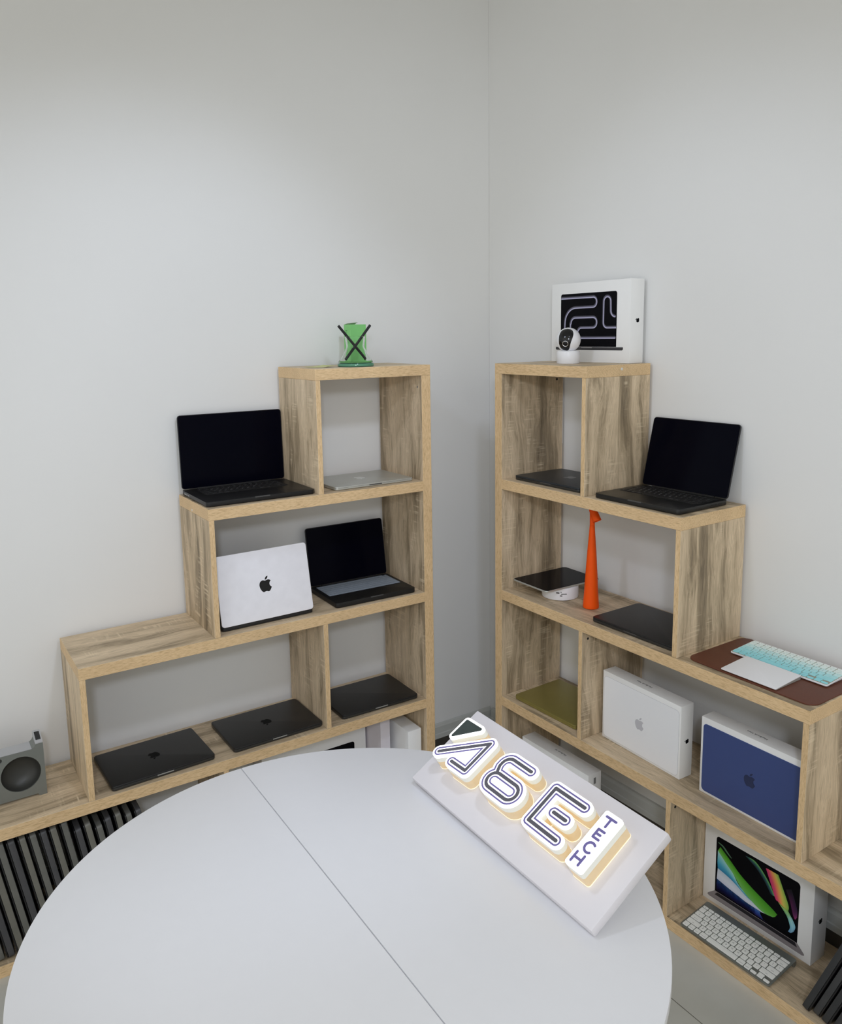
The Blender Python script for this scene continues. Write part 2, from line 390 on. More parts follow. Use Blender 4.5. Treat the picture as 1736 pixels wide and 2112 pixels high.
def emblem_loops(h):
    import re
    loops = []; cur = None; x = y = 0
    for cmd, args in re.findall(r'([Mcz])([^Mcz]*)', SVG):
        v = [float(a) for a in re.findall(r'-?\d*\.?\d+', args)]
        if cmd == 'M': x, y = v; cur = [(x, y)]
        elif cmd == 'c':
            p0 = (x, y); p1 = (x+v[0], y+v[1]); p2 = (x+v[2], y+v[3]); p3 = (x+v[4], y+v[5])
            for i in range(1, 7):
                s = i/6; q = 1-s
                cur.append(tuple(q**3*p0[k]+3*q*q*s*p1[k]+3*q*s*s*p2[k]+s**3*p3[k] for k in (0, 1)))
            x, y = p3
        else: loops.append(cur[:-1])
    k = h/24.0
    return [[((a-11.9)*k, (12.2-b)*k) for a, b in lp] for lp in loops]
_em = {}
def emblem(h, m, parent, M):
    key = (h, m.name)
    if key not in _em:
        me = fill_mesh('emblem', emblem_loops(h), 0.0003); me.materials.append(m); _em[key] = me
    return link('emblem', _em[key], None, parent, M)

# ------------------------------------------------------------------ keys
_kc = {}
def key_mesh(w, d, h, ch, mk, ml):
    k = (round(w, 4), round(d, 4), h, ch, mk.name, ml.name)
    if k in _kc: return _kc[k]
    bm = slab(w, d, 0.0018, 0, h, 0.0002, 0.0005, 2, 1)
    nf = len(bm.faces)
    if ch:
        tm = text_mesh(ch, 0.0072 if len(ch) == 1 else 0.0036)
        tm.transform(T(0 if len(ch) == 1 else 0, 0 if len(ch) == 1 else -d*0.2, h+0.00012)); bm.from_mesh(tm); bpy.data.meshes.remove(tm)
        bm.faces.ensure_lookup_table()
        for f in bm.faces[nf:]: f.material_index = 1
    me = bpy.data.meshes.new('key'); bm.to_mesh(me); bm.free(); me.materials.append(mk); me.materials.append(ml)
    _kc[k] = me; return me
ROWS = [[('esc', 1)]+[('F%d' % i, 1) for i in range(1, 13)]+[('', 1.5)],
        [(c, 1) for c in '`1234567890-=']+[('delete', 1.5)],
        [('tab', 1.5)]+[(c, 1) for c in 'QWERTYUIOP[]\\'],
        [('caps lock', 1.75)]+[(c, 1) for c in "ASDFGHJKL;'"]+[('return', 1.75)],
        [('shift', 2.25)]+[(c, 1) for c in 'ZXCVBNM,./']+[('shift', 2.25)],
        [('fn', 1), ('control', 1), ('option', 1), ('command', 1.25), ('', 5), ('command', 1.25), ('option', 1), ('', 1), ('ud', 1), ('', 1)]]
def add_keys(parent, M, mats, ml, pitch=0.019, h=0.0022, fn=0.55, gap=0.0026, half_arrows=True):
    """M: frame with the centre of the key field at the origin; x to the right, y to the back"""
    tot = (fn+5)*pitch; y = tot/2
    for ri, row in enumerate(ROWS):
        rh = (fn if ri == 0 else 1)*pitch; x = -7.25*pitch; mk = mats[ri] if isinstance(mats, list) else mats
        for ci, (ch, kw) in enumerate(row):
            w = kw*pitch-gap; d = rh-gap; cx = x+kw*pitch/2; cy = y-rh/2
            low = ri == 5 and ci >= 7
            if low and ch == 'ud':
                for s in (1, -1): link('key', key_mesh(w, d/2-0.0006, h, '', mk, ml), None, parent, M @ T(cx, cy+s*d/4, 0))
            elif low: link('key', key_mesh(w, d/2, h, '', mk, ml), None, parent, M @ T(cx, cy-d/4, 0))
            else: link('key', key_mesh(w, d, h, ch, mk, ml), None, parent, M @ T(cx, cy, 0))
            x += kw*pitch
        y -= rh

# ------------------------------------------------------------------ laptops
def laptop_closed(label, un, u, v, z, rot, W, D, Tk, body, logo, lh=0.045, edge=None, notch=True, group='closed laptops on the shelves', flip=True):
    t = thing('laptop', label, 'laptop', P(un, u, v, z+EPS), RZ(un)+math.radians(rot), group)
    zb = Tk*0.62
    obj('base', slab(W, D, 0.011, 0.0006, zb, 0.003, 0.0006), edge or body, t, smooth=True)
    obj('lid', slab(W, D, 0.011, zb+0.0005, Tk, 0.0004, 0.0014), body, t, smooth=True)
    for sx in (-1, 1):
        for sy in (-1, 1): obj('rubber_foot', lathe([(0.006, 0), (0.006, 0.0012)], 12), TRAY, t, T(sx*(W/2-0.03), sy*(D/2-0.03), 0))
    if logo: emblem(lh, logo, t, T(0, 0, Tk) @ Matrix.Rotation(PI if flip else 0, 4, 'Z'))
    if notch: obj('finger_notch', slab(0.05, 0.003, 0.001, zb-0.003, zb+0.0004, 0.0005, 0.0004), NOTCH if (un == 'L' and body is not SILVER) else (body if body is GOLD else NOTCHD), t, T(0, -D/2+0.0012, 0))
    return t
def laptop_open(label, un, u, v, z, rot, W, D, Tb, lidL, lean, body, frame, keyb='keys', group='open laptops on the shelves', logo=None, lid_mat=None, back_logo=0.05):
    t = thing('laptop', label, 'laptop', P(un, u, v, z+EPS), RZ(un)+math.radians(rot), group)
    obj('base', slab(W, D, 0.011, 0.0006, Tb, 0.003, 0.0006), body, t, smooth=True)
    for sx in (-1, 1):
        for sy in (-1, 1): obj('rubber_foot', lathe([(0.006, 0), (0.006, 0.0012)], 12), TRAY, t, T(sx*(W/2-0.03), sy*(D/2-0.03), 0))
    ky = D/2-0.020-0.054
    kb = obj('keyboard', slab(0.279, 0.108, 0.003, 0, 0.0004, 0.0001, 0.0001), TRAY, t, T(0, ky, Tb))
    if keyb == 'keys': add_keys(kb, T(0, 0, 0.0004), KEYB, LEGW, h=0.0009, gap=0.0024)
    elif keyb == 'cover':
        bm = slab(0.281, 0.112, 0.003, 0.0005, 0.0016, 0.0003, 0.0004)
        for ri, row in enumerate(ROWS):
            x = -7.25*0.019; yy = 0.0525-(0 if ri == 0 else (0.55+ri-1)*0.019); rh = (0.55 if ri == 0 else 1)*0.019
            for ch, kw in row:
                box_bm(x+0.0014, x+kw*0.019-0.0014, yy-rh+0.0014, yy-0.0014, 0.0014, 0.0024, 0.0004, 1, bm); x += kw*0.019
        obj('keyboard_cover', bm, COVER, t, T(0, ky, Tb))
        obj('power_button', slab(0.011, 0.007, 0.001, 0, 0.0006, 0.0001, 0.0002), TRAY, t, T(0.128, ky+0.0485, Tb+0.0022))
    obj('trackpad', slab(0.130 if W < 0.33 else 0.16, 0.080, 0.004, 0, 0.0003, 0.0001, 0.0001), body, t, T(0, -D/2+0.048, Tb))
    obj('finger_notch', slab(0.05, 0.003, 0.001, Tb-0.003, Tb+0.0004, 0.0005, 0.0004), NOTCHD if keyb != 'none' else body, t, T(0, -D/2+0.0012, 0))
    obj('hinge', tube([(-W*0.36, 0, 0), (W*0.36, 0, 0)], 0.0035, 10), TRAY, t, T(0, D/2-0.0035, Tb+0.0005), smooth=True)
    s, c = math.sin(math.radians(lean)), math.cos(math.radians(lean))
    M = Matrix(((1, 0, 0, 0), (0, s, -c, D/2-0.003), (0, c, s, Tb+0.001), (0, 0, 0, 1)))
    lm = slab(W, lidL, 0.010, -0.005, 0, 0.0015, 0.0004); lm.transform(T(0, lidL/2+0.0005, 0))
    lid = obj('lid', lm, lid_mat or body, t, M, smooth=True)
    obj('screen', slab(W-0.004, lidL-0.004, 0.008, 0, 0.0005, 0.0001, 0.0002), GLASSB, lid, T(0, lidL/2+0.0005, 0))
    if logo: emblem(back_logo, logo, lid, T(0, lidL/2, -0.005) @ Matrix.Rotation(PI, 4, 'Y'))
    if un == 'L' and keyb == 'keys' or un == 'R':
        bm = bmesh.new()
        for i, (dy, l) in enumerate(((0.03, 0.014), (0.05, 0.009), (0.068, 0.009))):
            s2 = -1 if un == 'L' else 1
            box_bm(s2*W/2-0.0002 if s2 > 0 else -W/2-0.0006, s2*W/2+0.0006 if s2 > 0 else -W/2+0.0002, D/2-dy-l, D/2-dy, Tb*0.45, Tb*0.45+0.003, 0, 1, bm)
        obj('side_port', bm, STEEL if un == 'L' else TRAY, t)
    return t
laptop_closed('closed black laptop lying on the low left shelf, nearest the left end panel', 'L', 0.970, 0.128, ZL[1], 2.0, 0.3126, 0.221, 0.0155, BLACK, LOGOG, 0.042, BLACKB)
laptop_closed('closed black laptop in the middle of the low left shelf, left of the divider', 'L', 0.5945, 0.134, ZL[1], 0.6, 0.3126, 0.221, 0.0155, BLACK, LOGOG, 0.042, BLACKB)
laptop_closed('closed black laptop on the low left shelf beside the tall side panel, logo not visible', 'L', 0.2085, 0.130, ZL[1], -0.8, 0.305, 0.218, 0.0155, BLACK, None, 0.042, BLACKB)
laptop_closed('closed silver laptop in the top cell of the left shelf unit', 'L', 0.2125, 0.130, ZL[3], 0.6, 0.304, 0.215, 0.0115, SILVER, mat('pale_emblem', (0.75, 0.77, 0.74), 0.3, 0.2), 0.045)
laptop_open('large open black laptop on the second step of the left shelf unit', 'L', 0.6138, 0.148, ZL[3], -0.3, 0.3557, 0.248, 0.0155, 0.240, 2.0, mat('black_deck', (0.010, 0.010, 0.011), 0.4, 0.2), BLACK)
laptop_open('pale silver laptop turned to the wall, showing a black apple emblem on its lid', 'L', 0.6085, 0.146, ZL[2], 180.8, 0.3126, 0.221, 0.0115, 0.221, -11.5, BLACK, BLACK, keyb='none', logo=LOGOB, lid_mat=SILVERW, back_logo=0.050)
laptop_open('open black laptop with a grey keyboard cover, beside the pale silver lid', 'L', 0.2155, 0.126, ZL[2], -1.6, 0.310, 0.213, 0.0175, 0.209, 9.0, mat('matte_black_case', (0.006, 0.006, 0.006), 0.5), BLACK, keyb='cover')
laptop_closed('closed midnight laptop in the top cell of the right shelf unit', 'R', 0.226, 0.140, ZL[3], 0.0, 0.3126, 0.221, 0.0155, NAVY, mat('grey_emblem', (0.09, 0.09, 0.09), 0.3, 0.3), 0.046, BLACKB, flip=True)
laptop_open('open black laptop on the second step of the right shelf unit', 'R', 0.6145, 0.128, ZL[3], 0.7, 0.3126, 0.221, 0.0155, 0.219, 13.5, mat('black_deck_satin', (0.014, 0.014, 0.014), 0.35, 0.2), BLACK)
laptop_closed('closed black laptop on the middle right shelf, right of the orange lamp', 'R', 0.605, 0.136, ZL[2], 0.3, 0.3126, 0.221, 0.0155, BLACK, None, 0.04, BLACKB)
laptop_closed('closed olive-gold laptop on the low right shelf beside the tall panel', 'R', 0.2275, 0.138, ZL[1], 1.5, 0.299, 0.222, 0.0150, GOLD, None, 0.04)

# ------------------------------------------------------------------ stored laptops standing on edge
SLB = [mat('worn_grey_laptop', (0.15, 0.15, 0.135), 0.5, 0.1, vary=0.35, scale=18), mat('dark_slate_laptop', (0.075, 0.075, 0.08), 0.5, 0.2, vary=0.3, scale=18), mat('taupe_grey_laptop', (0.18, 0.175, 0.15), 0.5, 0.2, vary=0.3, scale=18)]
SLD = [mat('charcoal_laptop', (0.040, 0.042, 0.046), 0.5, 0.1, vary=0.2, scale=18), mat('grey_slate_laptop', (0.062, 0.064, 0.068), 0.5, 0.1, vary=0.2, scale=18)]
SLEEVE = mat('black_film', (0.006, 0.006, 0.008), 0.3, 0, 0.5, vary=0.3)
def stored(un, ub, v0, height, depth, th, lean, m, label, group):
    """a laptop on its short edge; ub = outer bottom corner, leaning away from the room corner"""
    sx = -1 if un == 'L' else 1
    t = thing('stored_laptop', label, 'laptop', P(un, ub, v0, ZL[0]+EPS+th*0.0), RZ(un), group)
    R = Matrix.Rotation(sx*math.radians(lean), 4, 'Y')
    def part(nm, x0, x1, ins, mm):
        a, b = sorted((sx*x0, sx*x1))
        bm = slab(height-2*ins, depth-2*ins, 0.010, 0, b-a, 0.0012, 0.0012, 4, 2)
        # slab: X = height, Y = depth, Z = thickness  ->  x = thickness, y = depth, z = height
        Mx = Matrix(((0, 0, 1, a), (0, 1, 0, depth/2), (1, 0, 0, height/2), (0, 0, 0, 1)))
        bm.transform(Mx); obj(nm, bm, mm, t, R, smooth=True)
    part('base', -th, -th*0.22, 0.0, m); part('lid', -th*0.19, 0.0, 0.0005, SLEEVE)
    return t
bot = [1.456, 1.429, 1.403, 1.376, 1.3495, 1.3205, 1.2945, 1.267, 1.242, 1.212, 1.182, 1.155, 1.127, 1.100, 1.071, 1.042, 1.014]
names = ['second', 'third', 'fourth', 'fifth', 'sixth', 'seventh', 'eighth', 'ninth', 'tenth', 'eleventh', 'twelfth', 'thirteenth', 'fourteenth', 'fifteenth', 'sixteenth', 'seventeenth']
for i, ub in enumerate(bot):
    k = len(bot)-1-i
    lab = ('dark laptop standing on edge under the left shelf, rightmost of its leaning row' if k == 0 else
           'dark laptop standing on edge under the left shelf, %s from the right of its row' % names[k-1])
    hgt = 0.350 if i < 10 else (0.322, 0.328, 0.310, 0.326, 0.330, 0.318, 0.324)[i-10]
    stored('L', ub, 0.014+0.004*random.random()+(0.012 if i == 9 else 0), hgt, 0.236, random.choice((0.019, 0.020, 0.021)), 9.3, SLB[(i*7) % 3], lab, 'dark laptops standing under the left shelf')
for i, ub in enumerate((1.222, 1.247, 1.273, 1.299, 1.325, 1.351)):
    lab = ('dark laptop leaning on the bottom right shelf, leftmost of its slanting row' if i == 0 else
           'dark laptop leaning on the bottom right shelf, %s from the left of its row' % names[i-1])
    stored('R', ub, 0.014+0.006*(i % 2), 0.318, 0.236, 0.0195, 20.5, SLD[i % 2], lab, 'dark laptops leaning on the bottom right shelf')

# ------------------------------------------------------------------ product boxes
def card_box(label, un, u, v, z, rot, W, H, D, m=BOXW, name='product_box', group=None, roll=0.0):
    """origin: bottom centre of the front face"""
    t = thing(name, label, 'box', P(un, u, v, z+EPS), RZ(un)+math.radians(rot), group)
    obj('carton', box_bm(-W/2, W/2, 0, D, 0, H, 0.0012, 2), m, t, smooth=True)
    return t
def front(x, z, off=0.0): return Matrix(((1, 0, 0, x), (0, 0, -1, -0.0002-off), (0, 1, 0, z), (0, 0, 0, 1)))   # x right, y up, z towards the room
def side_M(x, y, z, up='front'): return Matrix(((0, 0, 1, x+0.0002), (0, -1, 0, y), (1, 0, 0, z), (0, 0, 0, 1)))   # right-hand end, emblem up = towards the room
def pr(name, parent, loops, m, x, z, off=0.0, th=0.0002): 
    me = fill_mesh(name, loops, th); me.materials.append(m); return link(name, me, None, parent, front(x, z, off))
SCR = mat('print_black', (0.003, 0.003, 0.0045), 0.5, 0, 0.06)
# big white box on top, right unit
b1 = card_box('white laptop box with dark neon-lined screen picture, on the top of the right shelf unit', 'R', 0.2225, 0.222, ZL[4], 0.0, 0.358, 0.266, 0.063)
x0, z0 = -0.179, 0.0
lp = [(0.046, 0.052), (0.302, 0.052)]+arc(0.302-0.008, 0.230-0.008, 0.008, 0, 90, 5)+arc(0.046+0.008, 0.230-0.008, 0.008, 90, 180, 5)
pict = pr('screen_print', b1, [lp], SCR, x0, z0)
LAV = [flat('print_violet_dim', (58, 57, 68)), flat('print_lavender', (112, 110, 132)), flat('print_bright', (176, 174, 200))]
c1 = [(0.047, 0.214), (0.196, 0.214)]+arc(0.198, 0.198, 0.0165, 90, -90, 10)+[(0.118, 0.181)]+arc(0.118, 0.130, 0.051, 90, 180, 10)+[(0.066, 0.100)]
c2 = [(0.094, 0.085), (0.094, 0.128)]+arc(0.116, 0.128, 0.020, 180, 90, 8)+[(0.198, 0.148)]+arc(0.199, 0.131, 0.017, 90, -90, 10)+[(0.148, 0.114)]+arc(0.146, 0.096, 0.018, 90, 180, 8)+[(0.128, 0.085)]
c3 = [(0.300, 0.113), (0.262, 0.113)]+arc(0.262, 0.130, 0.017, 270, 180, 8)+[(0.246, 0.198)]+arc(0.261, 0.198, 0.015, 180, 0, 12)+[(0.277, 0.170)]+arc(0.297, 0.168, 0.020, 180, 265, 8)
c4 = [(0.128, 0.080), (0.297, 0.080)]
for k, (rad, mm) in enumerate(((0.0046, LAV[0]), (0.0027, LAV[1]), (0.0013, LAV[2]))):
    fd = dist([c1, c2, c3, c4]); sh = (0.0014*(2-k), -0.0012*(2-k))
    lim = lambda X, Y: np.maximum(fd(X+sh[0]*0.5, Y+sh[1])-rad, np.maximum(0.0475-X, X-0.3005))
    lps = contour(lim, 0.04, 0.31, 0.045, 0.235, 0.0011)
    me = fill_mesh('neon_line_print', lps, 0.0001); me.materials.append(mm); link('neon_line_print', me, None, pict, T(0, 0, 0.0002+0.0001*k))
me = fill_mesh('base_print', [[(0.022, 0.051), (0.331, 0.051), (0.331, 0.044), (0.327, 0.041), (0.026, 0.041), (0.022, 0.044)]], 0.0002); me.materials.append(flat('print_charcoal', (50, 49, 52)))
link('base_print', me, None, b1, front(x0, z0))
me = fill_mesh('notch_print', [[(0.145, 0.0505), (0.195, 0.0505), (0.195, 0.0475), (0.145, 0.0475)]], 0.0001); me.materials.append(flat('print_grey', (130, 130, 132))); link('notch_print', me, None, b1, front(x0, z0, 0.0002))
emblem(0.017, SCR, b1, side_M(0.179, 0.033, 0.136))
# white and blue laptop boxes on the low right shelf
LGREY = flat('print_pale_grey', (226, 227, 234)); LLINE = flat('print_grey_line', (178, 179, 184)); LOGL = flat('print_grey_logo', (184, 184, 190))
NVY = flat('print_navy', (56, 71, 120), 0.3); NVL = flat('print_navy_line', (105, 120, 165)); NVD = flat('print_dark_navy', (34, 43, 76)); TXT = flat('print_text', (70, 70, 72))
def top_text(t, s, size, x, y, H):
    me = text_mesh(s, size, 0.0002); me.materials.append(TXT); link('title_text', me, None, t, T(x, y, H+0.0002) @ Matrix.Rotation(PI, 4, 'Z'))
def lid_print(t, W, H, m, line, lg, x0, z0, x1, z1, lh):
    w, h = x1-x0, z1-z0
    pr('lid_outline_print', t, [rr(w, h, 0.012, 6, (x0+x1)/2, (z0+z1)/2)], line, 0, 0)
    pr('lid_print', t, [rr(w-0.0016, h-0.0016, 0.0112, 6, (x0+x1)/2, (z0+z1)/2)], m, 0, 0, 0.0002)
    emblem(lh, lg, t, front((x0+x1)/2, (z0+z1)/2, 0.0004))
b2 = card_box('white laptop box with pale grey lid picture on the low right shelf', 'R', 0.6125, 0.0705, ZL[1], -2.3, 0.316, 0.227, 0.053)
lid_print(b2, 0.316, 0.227, LGREY, LLINE, LOGL, -0.152, 0.007, 0.152, 0.211, 0.042)
top_text(b2, 'MacBook Neo', 0.0105, -0.010, 0.028, 0.227); emblem(0.017, SCR, b2, side_M(0.158, 0.027, 0.113))
b3 = card_box('white laptop box with dark blue lid picture on the low right shelf', 'R', 0.996, 0.0655, ZL[1], -0.6, 0.316, 0.227, 0.053)
lid_print(b3, 0.316, 0.227, NVY, NVL, NVD, -0.151, 0.007, 0.151, 0.209, 0.042)
top_text(b3, 'MacBook Neo', 0.0105, -0.002, 0.028, 0.227)
emblem(0.017, SCR, b3, side_M(0.158, 0.027, 0.113))
# box with the colourful screen at the bottom
b4 = card_box('white laptop box with a colourful striped screen picture, behind the grey keyboard', 'R', 0.9685, 0.1625, ZL[0], 0.4, 0.342, 0.245, 0.070)
x0 = -0.171
SCP = [(0.041, 0.043), (0.302, 0.043)]+arc(0.302-0.010, 0.221-0.010, 0.010, 0, 90, 5)+arc(0.040+0.010, 0.221-0.010, 0.010, 90, 180, 5)
pict4 = pr('screen_print', b4, [SCP], SCR, x0, 0)
def ribbon(curves, cols, lev):
    """smoothly coloured printed band: one colour per curve, or one per point"""
    bm = bmesh.new(); lay = bm.loops.layers.float_color.new('print'); f = lambda c: ((c/255+0.055)/1.055)**2.4*1.25
    def dense(c, n=24):
        c = np.array(c, float); t = np.linspace(0, len(c)-1, n+1); out = []
        for x in t:                                         # Catmull-Rom
            i = min(int(x), len(c)-2); u = x-i; p = [c[max(i-1, 0)], c[i], c[i+1], c[min(i+2, len(c)-1)]]
            out.append(0.5*((2*p[1])+(p[2]-p[0])*u+(2*p[0]-5*p[1]+4*p[2]-p[3])*u*u+(3*p[1]-p[0]-3*p[2]+p[3])*u**3))
        return out
    g = [dense(c) for c in curves]; n = len(g[0])
    k = [dense([list(q) for q in c]) if isinstance(c[0], (tuple, list)) else [np.array(c, float)]*n for c in cols]
    vs = [[bm.verts.new((p[0]/1000, p[1]/1000, 0)) for p in r] for r in g]
    col = {}
    for r, kk in zip(vs, k):
        for v, c in zip(r, kk): col[v] = (*[f(max(0, x)) for x in c], 1)
    for r, q in zip(vs, vs[1:]):
        for i in range(n-1):
            fc = bm.faces.new((r[i], r[i+1], q[i+1], q[i]))
            for l in fc.loops: l[lay] = col[l.vert]
    return obj('colour_band_print', bm, PRINT, pict4, T(0, 0, 0.0001+0.0001*lev))
PRINT = bpy.data.materials.new('colour_print'); PRINT.use_nodes = True
_at = PRINT.node_tree.nodes.new('ShaderNodeAttribute'); _at.attribute_name = 'print'; _b = PRINT.node_tree.nodes['Principled BSDF']
PRINT.node_tree.links.new(_at.outputs['Color'], _b.inputs['Base Color']); _b.inputs['Roughness'].default_value = 0.4; _b.inputs['Specular IOR Level'].default_value = 0.2
ribbon([[(46, 46.5), (84, 46.5), (137, 46.5), (170, 46.5), (215, 46.5)], [(46, 60), (84, 57), (120, 56), (150, 55), (200, 48)], [(46, 74), (84, 68), (120, 65), (150, 62), (190, 60)], [(46, 84.5), (84, 77), (120, 71.5), (150, 67.5), (190, 66)]],
       [(34, 20, 50), (40, 46, 112), (52, 84, 160), (70, 118, 184)], 1)
ribbon([[(46, 85), (84, 77.5), (120, 72), (150, 68), (195, 67.5)], [(47, 103), (84, 93), (118, 82), (150, 75), (205, 70)], [(48, 120), (84, 112), (112, 102), (150, 85), (212, 72)]], [(186, 192, 210), (198, 204, 214), (176, 190, 202)], 2)
ribbon([[(48, 120), (84, 112), (112, 102), (150, 85), (212, 72)], [(46, 140), (80, 125), (106, 110), (140, 91), (215, 74)], [(46, 158), (78, 137), (101, 120), (136, 96), (216, 75)], [(46, 176), (76, 150), (98, 133), (132, 99), (218, 76)]],
       [(44, 118, 158), (66, 150, 178), (112, 180, 188), (150, 194, 192)], 3)
ribbon([[(46, 176), (76, 150), (98, 133), (132, 99), (170, 79), (200, 70), (228, 74)], [(50, 184), (84, 158), (110, 138), (145, 114), (182, 94), (212, 80), (235, 79)], [(54, 192), (92, 165), (122, 143), (160, 124), (192, 111), (226, 98), (241, 90)]],
       [(104, 170, 84), (84, 156, 46), (60, 132, 30)], 4)
ribbon([[(46, 201), (60, 196), (76, 184), (90, 176)], [(46, 204), (64, 200), (82, 186), (93, 177)]], [(50, 90, 60), (90, 120, 100)], 4)
ribbon([[(134, 210), (152, 201), (172, 190), (196, 168), (218, 140)], [(140, 211), (158, 205), (178, 195), (204, 170), (226, 139)], [(146, 211), (165, 211), (188, 196), (214, 168), (231, 140)]], [(8, 10, 24), (40, 80, 86), (96, 160, 84)], 5)
ribbon([[(200, 209), (220, 165), (233, 135), (241, 131)], [(207, 210), (227, 170), (239, 138), (245, 130)], [(217, 210), (235, 176), (247, 141), (251, 127)], [(226, 210), (243, 179), (255, 142), (259, 124)], [(238, 210), (252, 181), (272, 138), (272, 121)]],
       [(186, 52, 104), (206, 72, 98), (222, 140, 84), (196, 184, 86), (112, 164, 72)], 6)
ribbon([[(241, 131), (265, 108), (273, 97), (280, 77), (275, 61)], [(256, 124), (273, 109), (280, 100), (288, 80), (283, 61)], [(272, 121), (281, 110), (286, 104), (295, 87), (291, 70)]],
       [[(140, 180, 90), (90, 150, 96), (110, 170, 160), (110, 170, 190), (84, 120, 160)], [(150, 186, 96), (140, 184, 140), (150, 196, 190), (140, 190, 206), (110, 150, 180)], [(120, 166, 80), (100, 160, 120), (120, 176, 180), (120, 176, 200), (90, 130, 160)]], 7)
ribbon([[(262, 180), (276, 150), (286, 118), (293, 108)], [(278, 190), (288, 165), (297, 140), (298, 118)]], [[(20, 12, 26), (70, 24, 60), (90, 36, 80), (150, 56, 110)], [(14, 10, 20), (30, 16, 44), (40, 20, 52), (120, 50, 96)]], 2)
me = fill_mesh('base_print', [[(0.016, 0.018), (0.019, 0.023), (0.041, 0.043), (0.302, 0.043), (0.323, 0.023), (0.324, 0.019), (0.318, 0.016), (0.022, 0.015)]], 0.0002); me.materials.append(flat('print_warm_grey', (128, 122, 124))); bp4 = link('base_print', me, None, b4, front(x0, 0))
me = fill_mesh('keys_print', [[(0.041, 0.030), (0.050, 0.0415), (0.296, 0.0415), (0.303, 0.030)]], 0.0001); me.materials.append(flat('print_ink', (30, 28, 34))); link('keys_print', me, None, bp4, T(0, 0, 0.0002))
emblem(0.019, SCR, b4, side_M(0.171, 0.036, 0.118))
# low white box near the corner, right unit
b5 = card_box('plain white laptop box on the bottom right shelf beside the tall panel', 'R', 0.258, 0.050, ZL[0], 0, 0.33, 0.252, 0.06)
top_text(b5, 'MacBook Air', 0.0105, 0.0, 0.032, 0.252)
me = fill_mesh('spec_label', [rr(0.022, 0.010, 0.001, 2)], 0.0002); me.materials.append(flat('print_label', (120, 120, 120))); link('spec_label', me, None, b5, side_M(0.165, 0.03, 0.225))
# left unit, bottom row
b6 = card_box('plain white box standing edge-on below the left shelf, beside the tall side panel', 'L', 0.075, 0.022, ZL[0], 0, 0.056, 0.280, 0.252, BOXW)
b7 = card_box('narrow plain box behind the white edge-on box below the left shelf', 'L', 0.153, 0.100, ZL[0], 0, 0.040, 0.335, 0.176, flat('box_mauve', (205, 200, 206)))
b8 = card_box('wide white box with black screen picture, low behind the round table', 'L', 0.3875, 0.200, ZL[0], 0, 0.413, 0.345, 0.075, BOXW)
pr('screen_print', b8, [[(-0.165, 0.05), (0.158, 0.05)]+arc(0.148, 0.197, 0.010, 0, 90, 5)+arc(-0.155, 0.197, 0.010, 90, 180, 5)], SCR, 0, 0)

# ------------------------------------------------------------------ top of the left unit
t = thing('green_carton', 'small green carton with an open lid flap behind the glass diffuser flask', 'box', P('L', 0.181, 0.172, ZL[4]+EPS))
obj('carton', box_bm(-0.031, 0.031, 0, 0.046, 0, 0.139, 0.0006), GREENC, t)
fl = bmesh.new(); n = 6
rows = [[(x, 0.045-0.03*k/n, 0.1395+0.009*math.sin(PI/2*k/n)*(0.35+0.65*(x+0.031)/0.062)) for x in (-0.031, 0.012)] for k in range(n+1)]
vs = [[fl.verts.new(p) for p in r] for r in rows]
for a, b in zip(vs, vs[1:]): fl.faces.new((a[0], a[1], b[1], b[0]))
bmesh.ops.solidify(fl, geom=fl.faces[:], thickness=0.0006)
obj('lid_flap', fl, mat('pale_green_card', (0.5, 0.68, 0.46), 0.5), t)
bm = bmesh.new()
for z, l in ((0.118, 0.012), (0.113, 0.009), (0.108, 0.007), (0.086, 0.014), (0.081, 0.012), (0.076, 0.018), (0.05, 0.006), (0.044, 0.004)):
    box_bm(-0.0314, -0.0309, 0.034-l, 0.034, z, z+0.0016, 0, 1, bm)
obj('printed_lines', bm, flat('print_dark_green', (40, 96, 44)), t)
t = thing('diffuser_flask', 'waisted clear glass flask with a green base on top of the left shelf unit', 'flask', P('L', 0.244, 0.080, ZL[4]+EPS))
outer = [(0.050, 0.012), (0.0575, 0.0135), (0.056, 0.018), (0.050, 0.026), (0.040, 0.044), (0.0315, 0.060), (0.0300, 0.066), (0.0318, 0.080), (0.0345, 0.098)]
inner = [(r-0.0022, z+0.0006) for r, z in reversed(outer[2:])]+[(0.0001, 0.019)]
bmg = lathe(outer+[(0.0337, 0.0988)]+inner, 40)
obj('glass_body', bmg, GLASS, t, smooth=True)
obj('green_base', lathe([(0.055, 0), (0.0605, 0.0015), (0.061, 0.006), (0.0595, 0.0105), (0.052, 0.0119)], 40), GREENL, t, smooth=True)
def stick(label, a, b):
    M = T(*P('L', 0, 0, 0)); o = obj('diffuser_stick', tube([a, b], 0.0045, 10), STICK, smooth=True); tag(o, label, 'stick', 'black diffuser sticks in the glass flask')
zc = ZL[4]
stick('black diffuser stick leaning to the upper left out of the glass flask', P('L', 0.2035, 0.085, zc+0.024), P('L', 0.302, 0.085, zc+0.134))
stick('black diffuser stick leaning to the upper right out of the glass flask', P('L', 0.2845, 0.074, zc+0.024), P('L', 0.189, 0.074, zc+0.135))
t = obj('paper_leaflet', loft([[(-0.04, -0.03, 0), (-0.04, 0.04, 0), (-0.04, 0.04, 0.0006), (-0.04, -0.03, 0.0006)], [(-0.005, -0.032, 0.0), (-0.005, 0.045, 0.0), (-0.005, 0.045, 0.0006), (-0.005, -0.032, 0.0006)], [(0.03, -0.034, 0.0042), (0.03, 0.047, 0.0042), (0.03, 0.047, 0.0048), (0.03, -0.034, 0.0048)]]), PAPER)
